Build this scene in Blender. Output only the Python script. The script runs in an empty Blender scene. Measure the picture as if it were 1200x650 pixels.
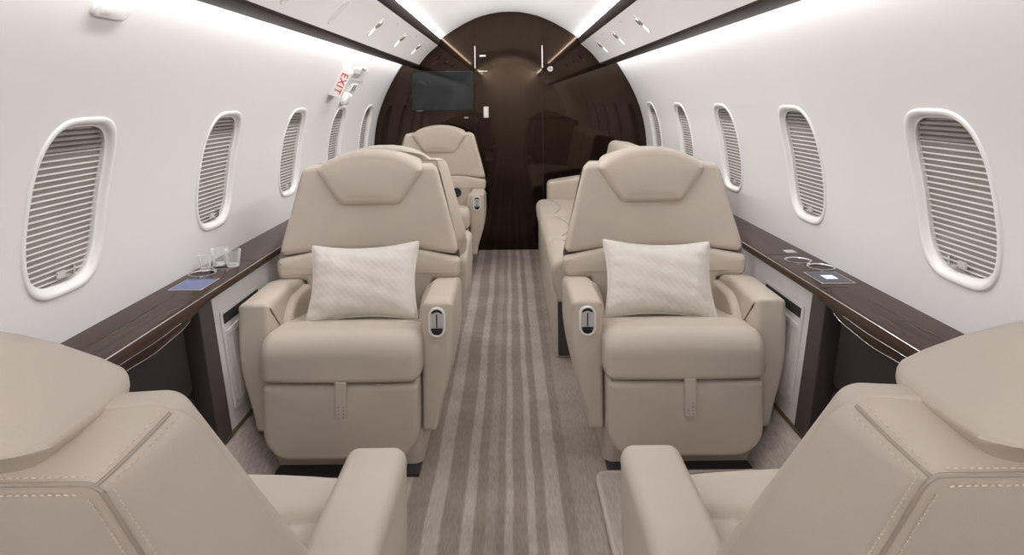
import bpy, bmesh, math, random
from mathutils import Vector, Matrix
import numpy as np
random.seed(7)
C = bpy.context.scene.collection
PI = math.pi

# ------------------------------------------------------------------ materials
def new_mat(name):
    m = bpy.data.materials.new(name); m.use_nodes = True
    return m, m.node_tree, m.node_tree.nodes['Principled BSDF']

def plain(name, col, rough=0.5, metal=0.0, spec=0.5, coat=0.0):
    m, nt, b = new_mat(name)
    b.inputs['Base Color'].default_value = (*col, 1)
    b.inputs['Roughness'].default_value = rough
    b.inputs['Metallic'].default_value = metal
    b.inputs['Specular IOR Level'].default_value = spec
    b.inputs['Coat Weight'].default_value = coat
    return m

def add_bump(nt, b, scale, strength, dist=0.001, stretch=None, detail=3):
    tc = nt.nodes.new('ShaderNodeTexCoord'); mp = nt.nodes.new('ShaderNodeMapping')
    if stretch: mp.inputs['Scale'].default_value = stretch
    n = nt.nodes.new('ShaderNodeTexNoise'); n.inputs['Scale'].default_value = scale
    n.inputs['Detail'].default_value = detail
    bp = nt.nodes.new('ShaderNodeBump'); bp.inputs['Strength'].default_value = strength
    bp.inputs['Distance'].default_value = dist
    nt.links.new(tc.outputs['Object'], mp.inputs[0]); nt.links.new(mp.outputs[0], n.inputs['Vector'])
    nt.links.new(n.outputs[0], bp.inputs['Height']); nt.links.new(bp.outputs[0], b.inputs['Normal'])
    return n

def leather(name, col, rough=0.48):
    m, nt, b = new_mat(name)
    b.inputs['Roughness'].default_value = rough
    b.inputs['Specular IOR Level'].default_value = 0.35
    tc = nt.nodes.new('ShaderNodeTexCoord')
    n = nt.nodes.new('ShaderNodeTexNoise'); n.inputs['Scale'].default_value = 6; n.inputs['Detail'].default_value = 2
    r = nt.nodes.new('ShaderNodeValToRGB')
    r.color_ramp.elements[0].position = .3; r.color_ramp.elements[1].position = .7
    r.color_ramp.elements[0].color = (*[c*.965 for c in col], 1)
    r.color_ramp.elements[1].color = (*[min(1, c*1.03) for c in col], 1)
    nt.links.new(tc.outputs['Object'], n.inputs['Vector']); nt.links.new(n.outputs[0], r.inputs[0])
    nt.links.new(r.outputs[0], b.inputs['Base Color'])
    v = nt.nodes.new('ShaderNodeTexVoronoi'); v.inputs['Scale'].default_value = 420
    n2 = nt.nodes.new('ShaderNodeTexNoise'); n2.inputs['Scale'].default_value = 12; n2.inputs['Detail'].default_value = 2
    bp = nt.nodes.new('ShaderNodeBump'); bp.inputs['Strength'].default_value = .12; bp.inputs['Distance'].default_value = .0006
    bp2 = nt.nodes.new('ShaderNodeBump'); bp2.inputs['Strength'].default_value = .18; bp2.inputs['Distance'].default_value = .006
    nt.links.new(tc.outputs['Object'], v.inputs['Vector']); nt.links.new(tc.outputs['Object'], n2.inputs['Vector'])
    nt.links.new(v.outputs['Distance'], bp.inputs['Height']); nt.links.new(n2.outputs[0], bp2.inputs['Height'])
    nt.links.new(bp2.outputs[0], bp.inputs['Normal']); nt.links.new(bp.outputs[0], b.inputs['Normal'])
    return m

def wood(name, c0, c1, rough, stretch, coat=0.0, spec=.5):
    m, nt, b = new_mat(name)
    b.inputs['Roughness'].default_value = rough
    b.inputs['Specular IOR Level'].default_value = spec
    b.inputs['Coat Weight'].default_value = coat; b.inputs['Coat Roughness'].default_value = .03
    tc = nt.nodes.new('ShaderNodeTexCoord'); mp = nt.nodes.new('ShaderNodeMapping')
    mp.inputs['Scale'].default_value = stretch
    n = nt.nodes.new('ShaderNodeTexNoise'); n.inputs['Scale'].default_value = 1; n.inputs['Detail'].default_value = 5
    n.inputs['Roughness'].default_value = .6
    r = nt.nodes.new('ShaderNodeValToRGB')
    r.color_ramp.elements[0].position = .32; r.color_ramp.elements[1].position = .68
    r.color_ramp.elements[0].color = (*c0, 1); r.color_ramp.elements[1].color = (*c1, 1)
    nt.links.new(tc.outputs['Object'], mp.inputs[0]); nt.links.new(mp.outputs[0], n.inputs['Vector'])
    nt.links.new(n.outputs[0], r.inputs[0]); nt.links.new(r.outputs[0], b.inputs['Base Color'])
    return m

def emitter(name, col, s):
    m, nt, b = new_mat(name)
    b.inputs['Base Color'].default_value = (*col, 1)
    b.inputs['Emission Color'].default_value = (*col, 1); b.inputs['Emission Strength'].default_value = s
    return m

def carpet(name, stripes=True):
    m, nt, b = new_mat(name)
    b.inputs['Roughness'].default_value = .95; b.inputs['Specular IOR Level'].default_value = .1
    b.inputs['Sheen Weight'].default_value = .15
    tc = nt.nodes.new('ShaderNodeTexCoord')
    sx = nt.nodes.new('ShaderNodeSeparateXYZ'); nt.links.new(tc.outputs['Object'], sx.inputs[0])
    wob = nt.nodes.new('ShaderNodeTexNoise'); wob.inputs['Scale'].default_value = 1.0; wob.inputs['Detail'].default_value = 2
    mpw = nt.nodes.new('ShaderNodeMapping'); mpw.inputs['Scale'].default_value = (3.0, 2.2, 1)
    nt.links.new(tc.outputs['Object'], mpw.inputs[0]); nt.links.new(mpw.outputs[0], wob.inputs['Vector'])
    # x wobbles slightly: the stripes are woven by hand
    ma = nt.nodes.new('ShaderNodeMath'); ma.operation = 'MULTIPLY_ADD'
    nt.links.new(wob.outputs[0], ma.inputs[0]); ma.inputs[1].default_value = .018; nt.links.new(sx.outputs['X'], ma.inputs[2])
    mr = nt.nodes.new('ShaderNodeMapRange'); mr.inputs['From Min'].default_value = -.43 + .009; mr.inputs['From Max'].default_value = .43 + .009
    nt.links.new(ma.outputs[0], mr.inputs['Value'])
    ramp = nt.nodes.new('ShaderNodeValToRGB'); cr = ramp.color_ramp; cr.interpolation = 'LINEAR'
    L = (.425, .375, .332); M = (.34, .294, .256); D = (.275, .231, .195)
    if stripes:
        bands = [(-.43, M), (-.36, L), (-.31, D), (-.244, L), (-.199, D), (-.142, L), (-.110, D), (-.079, M),
                 (-.049, D), (-.025, L), (-.003, D), (.038, L), (.060, D), (.090, L), (.136, D), (.170, M)]
    else:
        bands = [(-.43, L)]
    xs = []
    for i, (x, c) in enumerate(bands):
        p = (x + .43) / .86
        if i == 0: xs.append((0.0, c))
        else:
            xs.append((max(p - .003, xs[-1][0] + .0005), bands[i-1][1])); xs.append((p + .003, c))
    while len(xs) > 32: xs.pop()
    cr.elements[0].position = xs[0][0]; cr.elements[0].color = (*xs[0][1], 1)
    cr.elements[1].position = 1.0; cr.elements[1].color = (*xs[-1][1], 1)
    for p, c in xs[1:]:
        e = cr.elements.new(p); e.color = (*c, 1)
    nt.links.new(mr.outputs[0], ramp.inputs[0])
    # fibre variation
    fib = nt.nodes.new('ShaderNodeTexNoise'); fib.inputs['Scale'].default_value = 1; fib.inputs['Detail'].default_value = 4
    mpf = nt.nodes.new('ShaderNodeMapping'); mpf.inputs['Scale'].default_value = (260, 26, 1)
    nt.links.new(tc.outputs['Object'], mpf.inputs[0]); nt.links.new(mpf.outputs[0], fib.inputs['Vector'])
    mix = nt.nodes.new('ShaderNodeMix'); mix.data_type = 'RGBA'; mix.blend_type = 'MULTIPLY'; mix.inputs[0].default_value = 1
    fr = nt.nodes.new('ShaderNodeMapRange'); fr.inputs['To Min'].default_value = .78; fr.inputs['To Max'].default_value = 1.22
    fr.inputs['From Min'].default_value = .25; fr.inputs['From Max'].default_value = .75
    nt.links.new(fib.outputs[0], fr.inputs['Value'])
    big = nt.nodes.new('ShaderNodeTexNoise'); big.inputs['Scale'].default_value = 5; big.inputs['Detail'].default_value = 3
    nt.links.new(tc.outputs['Object'], big.inputs['Vector'])
    br = nt.nodes.new('ShaderNodeMapRange'); br.inputs['To Min'].default_value = .86; br.inputs['To Max'].default_value = 1.14
    br.inputs['From Min'].default_value = .3; br.inputs['From Max'].default_value = .7
    nt.links.new(big.outputs[0], br.inputs['Value'])
    mm = nt.nodes.new('ShaderNodeMath'); mm.operation = 'MULTIPLY'
    nt.links.new(fr.outputs[0], mm.inputs[0]); nt.links.new(br.outputs[0], mm.inputs[1])
    cmb = nt.nodes.new('ShaderNodeCombineColor')
    for k in range(3): nt.links.new(mm.outputs[0], cmb.inputs[k])
    nt.links.new(ramp.outputs[0], mix.inputs[6]); nt.links.new(cmb.outputs[0], mix.inputs[7])
    nt.links.new(mix.outputs[2], b.inputs['Base Color'])
    bp = nt.nodes.new('ShaderNodeBump'); bp.inputs['Strength'].default_value = .5; bp.inputs['Distance'].default_value = .002
    nt.links.new(fib.outputs[0], bp.inputs['Height']); nt.links.new(bp.outputs[0], b.inputs['Normal'])
    return m

def glass_pane(name):
    m, nt, b = new_mat(name)
    nt.nodes.remove(b); out = nt.nodes['Material Output']
    t = nt.nodes.new('ShaderNodeBsdfTransparent'); g = nt.nodes.new('ShaderNodeBsdfGlossy')
    g.inputs['Roughness'].default_value = .03
    mx = nt.nodes.new('ShaderNodeMixShader'); mx.inputs[0].default_value = .07
    nt.links.new(t.outputs[0], mx.inputs[1]); nt.links.new(g.outputs[0], mx.inputs[2])
    nt.links.new(mx.outputs[0], out.inputs['Surface'])
    return m

def crystal(name):
    m, nt, b = new_mat(name)
    b.inputs['Base Color'].default_value = (.95, .96, .96, 1); b.inputs['Roughness'].default_value = .05
    out = nt.nodes['Material Output']; t = nt.nodes.new('ShaderNodeBsdfTransparent'); lw = nt.nodes.new('ShaderNodeLayerWeight')
    lw.inputs['Blend'].default_value = .35
    mr = nt.nodes.new('ShaderNodeMapRange'); mr.inputs['To Min'].default_value = .10; mr.inputs['To Max'].default_value = .75
    mx = nt.nodes.new('ShaderNodeMixShader')
    nt.links.new(lw.outputs['Facing'], mr.inputs['Value']); nt.links.new(mr.outputs[0], mx.inputs[0])
    nt.links.new(t.outputs[0], mx.inputs[1]); nt.links.new(b.outputs[0], mx.inputs[2]); nt.links.new(mx.outputs[0], out.inputs['Surface'])
    return m

def pillow_fabric(name):
    m, nt, b = new_mat(name)
    b.inputs['Base Color'].default_value = (.74, .71, .66, 1); b.inputs['Roughness'].default_value = .7
    b.inputs['Sheen Weight'].default_value = .2
    tc = nt.nodes.new('ShaderNodeTexCoord'); mp = nt.nodes.new('ShaderNodeMapping')
    mp.inputs['Rotation'].default_value = (0, PI/4, 0); mp.inputs['Scale'].default_value = (1, 1, 1)
    w = nt.nodes.new('ShaderNodeTexWave'); w.inputs['Scale'].default_value = 20; w.inputs['Distortion'].default_value = 4
    w.inputs['Detail'].default_value = 2; w.bands_direction = 'X'
    n = nt.nodes.new('ShaderNodeTexNoise'); n.inputs['Scale'].default_value = 55; n.inputs['Detail'].default_value = 4
    ad = nt.nodes.new('ShaderNodeMath'); ad.operation = 'ADD'
    nt.links.new(tc.outputs['Object'], mp.inputs[0]); nt.links.new(mp.outputs[0], w.inputs['Vector'])
    nt.links.new(tc.outputs['Object'], n.inputs['Vector'])
    nt.links.new(w.outputs[1], ad.inputs[0]); nt.links.new(n.outputs[0], ad.inputs[1])
    bp = nt.nodes.new('ShaderNodeBump'); bp.inputs['Strength'].default_value = .16; bp.inputs['Distance'].default_value = .0016
    nt.links.new(ad.outputs[0], bp.inputs['Height']); nt.links.new(bp.outputs[0], b.inputs['Normal'])
    return m

LEATHER_COL = (.58, .515, .447)
def tint_spec(m, c):
    m.node_tree.nodes['Principled BSDF'].inputs['Specular Tint'].default_value = (*c, 1); return m
M = dict(
    leather=leather('beige_leather', LEATHER_COL),
    piping=plain('leather_piping', (.40, .345, .29), .5),
    stitch=plain('cream_thread', (.68, .61, .53), .7),
    darkgap=plain('dark_gap', (.02, .017, .016), .8),
    plate=plain('seat_track_plate', (.035, .03, .04), .4),
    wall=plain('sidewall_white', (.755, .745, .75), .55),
    ceiling=plain('headliner_white', (.85, .845, .85), .6),
    panel=plain('overhead_white', (.88, .87, .875), .5),
    frame=plain('window_frame_white', (.82, .81, .80), .35),
    slat=plain('blind_slat', (.80, .78, .75), .5),
    blindback_shaded=plain('blind_back_shaded', (.30, .275, .26), .6),  # grey-brown colour carries the pleat shading between the slats
    blindtop=plain('blind_fabric', (.36, .34, .32), .6),
    lacquer=wood('bulkhead_lacquer', (.006, .004, .0035), (.015, .008, .0055), .03, (30, 30, .4), coat=.0, spec=.5),
    ledgewood=wood('ledge_veneer', (.030, .017, .012), (.068, .038, .027), .2, (60, 1.2, 60), spec=.12),
    trimwood=wood('trim_gloss', (.030, .022, .022), (.048, .036, .036), .38, (60, 1.2, 60), spec=.15),
    silver=plain('brushed_silver', (.80, .79, .77), .22, 1.0),
    chrome=plain('polished_chrome', (.85, .85, .84), .08, 1.0),
    white=plain('white_plastic', (.84, .83, .81), .35),
    cream=plain('cream_plastic', (.74, .70, .63), .4),
    recess=plain('pale_recess', (.60, .585, .57), .3), lamphole=plain('lamp_housing', (.30, .29, .285), .35),
    black=plain('black_plastic', (.012, .012, .013), .35),
    tvglass=plain('screen_glass', (.010, .014, .016), .06),
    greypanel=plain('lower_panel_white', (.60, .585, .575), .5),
    pocket=plain('pocket_grey', (.50, .48, .46), .7),
    darkleather=leather('dark_brown_leather', (.024, .018, .0165), .55),
    pillar=plain('dark_pillar', (.055, .044, .042), .45),
    carpet=carpet('striped_carpet'), plaincarpet=carpet('plain_carpet', False),
    binding=plain('carpet_binding', (.10, .075, .03), .8),
    mat_edge=plain('mat_binding', (.52, .46, .41), .9),
    glass=glass_pane('window_pane_glass'), crystal=crystal('crystal_glass'),
    pillow=pillow_fabric('quilted_ivory'),
    cove=emitter('cove_led', (1.0, .985, .965), 9.0),
    wash=emitter('wash_led', (1.0, .985, .975), 9.0),
    lampglow=emitter('reading_lens', (1, .99, .97), .9),
    display=emitter('blue_display', (.13, .155, .29), .16),
    displaydark=plain('dark_display', (.02, .018, .05), .1),
    icon=emitter('display_icons', (.55, .62, .80), .8),
    red=plain('exit_red', (.62, .02, .05), .4),
    labelgrey=plain('label_grey', (.40, .39, .38), .5),
    keypad=plain('keypad_grey', (.55, .54, .56), .4),
)

tint_spec(M['lacquer'], (1, .74, .54))
# ------------------------------------------------------------------ mesh tools
class MB:
    def __init__(s): s.v = []; s.f = []; s.m = []
    def add(s, verts, faces, mi=0):
        o = len(s.v); s.v += [tuple(p) for p in verts]
        s.f += [tuple(i + o for i in f) for f in faces]; s.m += [mi] * len(faces)
    def box(s, x0, x1, y0, y1, z0, z1, mi=0, f=None):
        vs = [(x, y, z) for x in (x0, x1) for y in (y0, y1) for z in (z0, z1)]
        if f: vs = [f(*p) for p in vs]
        s.add(vs, [(0,1,3,2),(4,6,7,5),(0,4,5,1),(2,3,7,6),(0,2,6,4),(1,5,7,3)], mi)
    def grid(s, rows, close=False, mi=0):
        n = len(rows[0]); vs = [p for r in rows for p in r]; fs = []
        for i in range(len(rows) - 1):
            for j in range(n if close else n - 1):
                k = (j + 1) % n
                fs.append((i*n + j, i*n + k, (i+1)*n + k, (i+1)*n + j))
        s.add(vs, fs, mi)
    def tube(s, pts, r, n=8, mi=0, closed=False, cap=True):
        P = [Vector(p) for p in pts]; rows = []
        up = Vector((0.123, 0.31, 0.94)).normalized()
        for i, p in enumerate(P):
            a = P[i-1] if (i > 0 or closed) else P[i]
            b = P[(i+1) % len(P)] if (i < len(P)-1 or closed) else P[i]
            t = (b - a).normalized()
            x = t.cross(up).normalized(); y = t.cross(x).normalized()
            rows.append([p + r*(math.cos(2*PI*k/n)*x + math.sin(2*PI*k/n)*y) for k in range(n)])
        if closed: rows.append(rows[0])
        o = len(s.v); s.grid(rows, True, mi)
        if cap and not closed:
            s.f.append(tuple(o + k for k in range(n))); s.m.append(mi)
            e = o + (len(rows)-1)*n
            s.f.append(tuple(e + k for k in range(n))); s.m.append(mi)
    def lathe(s, prof, n=32, center=(0,0,0), mi=0, f=None):
        rows = []
        for r, z in prof:
            rows.append([(center[0] + r*math.cos(2*PI*k/n)*(f(k) if f else 1), center[1] + r*math.sin(2*PI*k/n)*(f(k) if f else 1), center[2] + z) for k in range(n)])
        s.grid(rows, True, mi)

def build(name, mb, mats, parent=None, smooth=True, angle=40, merge=0):
    me = bpy.data.meshes.new(name)
    me.from_pydata(mb.v, [], mb.f)
    mats = mats if isinstance(mats, (list, tuple)) else [mats]
    for m in mats: me.materials.append(m)
    for p, mi in zip(me.polygons, mb.m): p.material_index = mi
    bm = bmesh.new(); bm.from_mesh(me)
    if merge: bmesh.ops.remove_doubles(bm, verts=bm.verts, dist=merge)
    bmesh.ops.recalc_face_normals(bm, faces=bm.faces)
    lim = math.radians(angle)
    for f in bm.faces: f.smooth = smooth
    for e in bm.edges:
        if len(e.link_faces) == 2 and e.calc_face_angle(0) > lim: e.smooth = False
    bm.to_mesh(me); bm.free()
    o = bpy.data.objects.new(name, me); C.objects.link(o)
    if parent: o.parent = parent
    return o

def tag(o, label=None, cat=None, group=None, kind=None):
    if label: o['label'] = label
    if cat: o['category'] = cat
    if group: o['group'] = group
    if kind: o['kind'] = kind
    return o

def empty(name, loc, rz=0, **kw):
    o = bpy.data.objects.new(name, None); C.objects.link(o)
    o.empty_display_size = .1
    o.location = loc; o.rotation_euler = (0, 0, rz)
    return tag(o, **kw)

def copy_tree(o, parent=None):
    c = o.copy(); C.objects.link(c); c.parent = parent
    for ch in list(o.children): copy_tree(ch, c)
    return c

def round_poly(pts, seg=6, per_edge=None, maxlen=.03):
    """pts: (u, v, radius) counter-clockwise -> dense outline with rounded corners"""
    n = len(pts); corners = []
    for i, (u, v, r) in enumerate(pts):
        p = Vector((u, v)); a = Vector(pts[i-1][:2]) - p; b = Vector(pts[(i+1) % n][:2]) - p
        la, lb = a.length, b.length; a.normalize(); b.normalize()
        ang = math.acos(max(-1, min(1, a.dot(b))))
        if r <= 0 or ang > PI - .02: corners.append([p] * (1 if per_edge is None else seg + 1)); continue
        t = min(r / math.tan(ang/2), .48*la, .48*lb)
        s0, s1 = p + a*t, p + b*t; arc = []
        for k in range(seg + 1):
            q = k/seg  # quadratic-ish arc through a rational bezier weight
            w = math.sin(ang/2)
            den = (1-q)**2 + 2*w*q*(1-q) + q*q
            arc.append((s0*(1-q)**2 + p*2*w*q*(1-q) + s1*q*q)/den)
        corners.append(arc)
    out = []
    for i in range(n):
        out += corners[i]
        a, b = corners[i][-1], corners[(i+1) % n][0]
        k = per_edge if per_edge is not None else int((b-a).length/maxlen)
        for j in range(1, k + 1): out.append(a.lerp(b, j/(k+1)))
    return [(p.x, p.y) for p in out]

def mirror_pts(half):
    """half outline on the +u side from bottom to top -> closed CCW"""
    return half + [(-u, v, r) for (u, v, r) in reversed(half)]

def inset(o, d):
    n = len(o); res = []
    for i in range(n):
        p = Vector(o[i]); a = Vector(o[i-1]); b = Vector(o[(i+1) % n])
        e1 = (p-a); e2 = (b-p)
        if e1.length < 1e-7: e1 = e2
        if e2.length < 1e-7: e2 = e1
        n1 = Vector((-e1.y, e1.x)).normalized(); n2 = Vector((-e2.y, e2.x)).normalized()
        nn = n1 + n2
        if nn.length < 1e-6: nn = n1
        nn.normalize(); c = max(.5, nn.dot(n1))
        q = p + nn*(d/c); res.append((q.x, q.y))
    return res

def cushion(mb, outline, w0, w1, r0, r1, b0, b1, f, center=None, mi=0, nr=5):
    if center is None:
        center = (sum(p[0] for p in outline)/len(outline), sum(p[1] for p in outline)/len(outline))
    cu, cv = center; rows = []
    S = (.04, .18, .34, .5, .65, .79, .9, .965)
    U = max(abs(p[0]-cu) for p in outline); V_ = max(abs(p[1]-cv) for p in outline)
    def cap(o, w, b, order):
        rr = []
        for s in order:
            row = []
            for u, v in o:
                a, c = (u-cu)*s, (v-cv)*s
                h = b*max(0, 1 - (a/U)**2)*max(0, 1 - (c/V_)**2)*(1 - s**6)
                row.append(f(cu + a, cv + c, w + h))
            rr.append(row)
        return rr
    o0 = inset(outline, r0); o1 = inset(outline, r1)
    rows += cap(o0, w0, -b0, S)
    for k in range(nr + 1):
        th = PI/2*k/nr
        o = inset(outline, r0*(1 - math.sin(th)))
        rows.append([f(u, v, w0 + r0*(1 - math.cos(th))) for u, v in o])
    mid = max(1, int((w1 - w0 - r0 - r1)/.05))
    for k in range(1, mid):
        w = w0 + r0 + (w1-r1-w0-r0)*k/mid
        rows.append([f(u, v, w) for u, v in outline])
    for k in range(nr + 1):
        th = PI/2*k/nr
        o = inset(outline, r1*(1 - math.cos(th)))
        rows.append([f(u, v, w1 - r1*(1 - math.sin(th))) for u, v in o])
    rows += cap(o1, w1, b1, S[::-1])
    n = len(outline); o = len(mb.v); mb.grid(rows, True, mi)
    mb.f.append(tuple(o + k for k in range(n))); mb.m.append(mi)
    e = o + (len(rows)-1)*n
    mb.f.append(tuple(e + k for k in range(n))); mb.m.append(mi)

def sstep(a, b, x):
    t = max(0, min(1, (x-a)/(b-a))); return t*t*(3-2*t)

P_COVE, P_REAR_FILL, P_WASH = 3.7, 9.5, 6.6  # rear run set strong, an unseen fill for the seat fronts
# ------------------------------------------------------------------ cabin section
Y0, Y1 = -2.4, 4.98
WP = [(1.042,.54),(1.046,.66),(1.047,.75),(1.045,.82),(1.038,.898),(1.026,.98),(1.005,1.062),(.957,1.193),(.880,1.334),(.823,1.43),(.755,1.52)]
coef = np.polyfit([p[1] for p in WP], [p[0] for p in WP], 5)
def XW(z): return float(np.polyval(coef, z))
def NW(z):
    e = .002; dx = (XW(z+e) - XW(z-e))/(2*e); l = math.hypot(1, dx); return (-1/l, dx/l)   # into the cabin (right side)
def PW(side, y, z, d=0.0):
    n = NW(z); return (side*(XW(z) + n[0]*d), y, z + n[1]*d)

WY = [1.52 + .768*k for k in range(5)]; WZ = .920; WA, WB = .143, .207; NS = 64
def sup(k, a, b, n=3.5):
    t = 2*PI*k/NS; c, s = math.cos(t), math.sin(t)
    # a touch fuller at the bottom than at the top
    return (math.copysign(abs(c)**(2/n), c)*a, math.copysign(abs(s)**(2/n), s)*b)

def wall_mesh(side):
    mb = MB(); ZB, ZT = .545, 1.52
    zz = [ZB + (ZT-ZB)*k/40 for k in range(41)]
    hz0, hz1 = WZ - .26, WZ + .26; hy = .19
    def quads(ya, yb, za, zb, ny, nz):
        rows = [[PW(side, ya + (yb-ya)*i/ny, za + (zb-za)*j/nz) for i in range(ny+1)] for j in range(nz+1)]
        mb.grid(rows)
    quads(Y0, Y1, ZB, hz0, 1, 8); quads(Y0, Y1, hz1, ZT, 1, 24)
    edges = [Y0]
    for w in WY: edges += [w - hy, w + hy]
    edges.append(Y1)

    base = [sup(k, WA - .004, WB - .004) for k in range(NS)]
    snap = {}
    for cu_, cv_ in ((hy, .26), (-hy, .26), (-hy, -.26), (hy, -.26)):
        def gap(k):
            u, v = base[k]; m = max(abs(u)/hy, abs(v)/.26); return math.hypot(u/m - cu_, v/m - cv_)
        snap[min(range(NS), key=gap)] = (cu_, cv_)
    zset = {0.26, -0.26}
    for k in range(NS):
        u, v = base[k]; m = max(abs(u)/hy, abs(v)/.26)
        if k not in snap and abs(u)/hy >= abs(v)/.26: zset.add(round(v/m, 6))
    zl = sorted(zset)
    for i in range(0, len(edges), 2):
        if edges[i+1] > edges[i]:
            mb.grid([[PW(side, yy, WZ + z) for yy in (edges[i], edges[i+1])] for z in zl])
    for w in WY:
        rows = []
        for q in range(7):
            t = q/6; row = []
            for k in range(NS):
                u, v = base[k]
                m = max(abs(u)/hy, abs(v)/.26); ru, rv = snap.get(k, (u/m, v/m))
                row.append(PW(side, min(w + u + (ru-u)*t, Y1 - .001), WZ + v + (rv-v)*t))
            rows.append(row)
        mb.grid(rows, True)
    return mb

for side, nm in ((-1, 'wall_left'), (1, 'wall_right')):
    tag(build(nm, wall_mesh(side), M['wall'], merge=.0006, angle=60), kind='structure')

# windows -------------------------------------------------------------
def window(side, idx, y, num):
    root = empty('window_%d' % num, (side*XW(WZ), y, WZ), kind='structure')
    ox, oy, oz = root.location
    def L(p): return (p[0]-ox, p[1]-oy, p[2]-oz)
    def ring(a, b, d): return [L(PW(side, y + u, WZ + v, d)) for u, v in (sup(k, a, b) for k in range(NS))]
    mb = MB()
    prof = [(0, -.004), (.000, .003), (.003, .005), (.008, .005), (.012, .003), (.0145, -.001), (.0165, -.005), (.0185, -.008), (.0205, -.0095), (.023, -.010), (.023, -.035)]
    mb.grid([ring(WA - i, WB - i*1.1, d) for i, d in prof], True)
    build('window_frame', mb, M['frame'], root, angle=70)
    # glass
    mb = MB(); r = ring(WA - .022, WB - .024, -.0108)
    g = [r]
    for s in (.66, .33, .03):
        g.append([L(PW(side, y + u*s, WZ + v*s, -.0108)) for u, v in (sup(k, WA - .022, WB - .024) for k in range(NS))])
    mb.grid(g, True); build('window_glass', mb, M['glass'], root)
    # pleated blind behind the glass
    mb = MB(); ia, ib = WA - .0235, WB - .0255
    def half(v):
        q = max(0.0, 1 - abs(v/ib)**3.5); return ia*q**(1/3.5)
    top = WZ + ib; nsl = 22; z0 = WZ - ib + .008; zt = WZ + ib*.66
    zs = np.linspace(WZ - ib, WZ + ib, 60)
    mb.grid([[L(PW(side, y + h*half(z - WZ), z, -.022)) for h in (-1, -.5, 0, .5, 1)] for z in zs], mi=0)
    for k in range(nsl):
        z = z0 + (zt - z0)*(k/(nsl-1))**1.06
        hw = half(z - WZ)*.995
        if hw < .02: continue
        mb.grid([[L(PW(side, y - hw, z + dz, d)), L(PW(side, y + hw, z + dz, d))] for dz, d in ((-.0008, -.022), (-.0016, -.0175), (-.0008, -.0155), (.0010, -.016), (.0013, -.022))], mi=1)
    zf = [zt + .012*k for k in range(1, 6)]
    for z in zf:
        hw = half(z - WZ)*.99
        if hw < .02: continue
        mb.grid([[L(PW(side, y - hw, z + dz, d)), L(PW(side, y + hw, z + dz, d))] for dz, d in ((-.004, -.0125), (0, -.0195), (.004, -.0125))], mi=2)
    build('window_blind', mb, [M['blindback_shaded'], M['slat'], M['blindtop']], root, angle=30)
    # lower handle: small chrome tab and clear grip
    mb = MB()
    zc = WZ - WB + .050
    n = NW(zc)
    def hb(ya, yb, za, zb, d0, d1, mi):
        vs = [L(PW(side, yy, zz, dd)) for yy in (ya, yb) for zz in (za, zb) for dd in (d0, d1)]
        mb.add(vs, [(0,1,3,2),(4,6,7,5),(0,4,5,1),(2,3,7,6),(0,2,6,4),(1,5,7,3)], mi)
    hb(y + .032, y + .038, zc - .012, zc + .010, -.0108, -.001, 0)
    hb(y + .012, y + .030, zc - .014, zc - .009, -.0108, -.002, 0)
    hb(y - .014, y + .012, zc - .010, zc + .004, -.0108, -.006, 1)
    build('window_latch', mb, [M['chrome'], M['recess']], root, smooth=False)
num = 1
for side in (-1, 1):
    for k, y in enumerate(WY):
        window(side, k, y, num); num += 1

# ceiling headliner ------------------------------------------------------
HL = [(0,1.828),(.08,1.8245),(.15,1.812),(.21,1.796),(.269,1.775),(.34,1.742),(.41,1.702),(.46,1.670),(.503,1.640),(.514,1.632)]
mb = MB()
sec = [(-x, z) for x, z in reversed(HL)] + HL[1:]
mb.grid([[(x, y, z) for x, z in sec] for y in (Y0, 1.5, 3.2, Y1)])
tag(build('ceiling', mb, M['ceiling']), kind='structure')

for s in (-1, 1):
    nm = 'left' if s < 0 else 'right'
    # glowing cove strip between the headliner and the dark trim
    mb = MB()
    for ya, yb in ((Y0, -.45), (1.25, Y1)): mb.grid([[(s*.514, y, 1.6325), (s*.527, y, 1.6235)] for y in (ya, yb)])  # unlit gap put over the near seats to keep them dimmer
    tag(build('cove_light', mb, M['cove'], smooth=False), 'glowing white light strip along the %s edge of the arched headliner' % nm, 'light')
    # dark trim beside the cove
    mb = MB()
    sec = [(.529,1.640),(.5265,1.624),(.528,1.618),(.541,1.583),(.545,1.577),(.552,1.574),(.56,1.60)]
    mb.grid([[(s*x, y, z) for x, z in sec] for y in (Y0, Y1)])
    tag(build('trim_%d' % (1 if s < 0 else 2), mb, M['trimwood'], angle=50), kind='structure')
    # outer dark valance
    mb = MB()
    sec = [(.690,1.440),(.694,1.419),(.698,1.415),(.770,1.411),(.776,1.412),(.779,1.417),(.779,1.437),(.772,1.44)]
    mb.grid([[(s*x, y, z) for x, z in sec] for y in (Y0, Y1)])
    tag(build('trim_%d' % (3 if s < 0 else 4), mb, M['trimwood'], angle=50), kind='structure')
    # wall wash strip hidden above the valance
    mb = MB(); mb.grid([[(s*.774, y, 1.440), (s*.758, y, 1.470)] for y in (Y0, Y1)])
    tag(build('wash_light', mb, M['wash'], smooth=False), 'white light strip tucked above the %s dark valance washing the sidewall' % nm, 'light')

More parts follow.
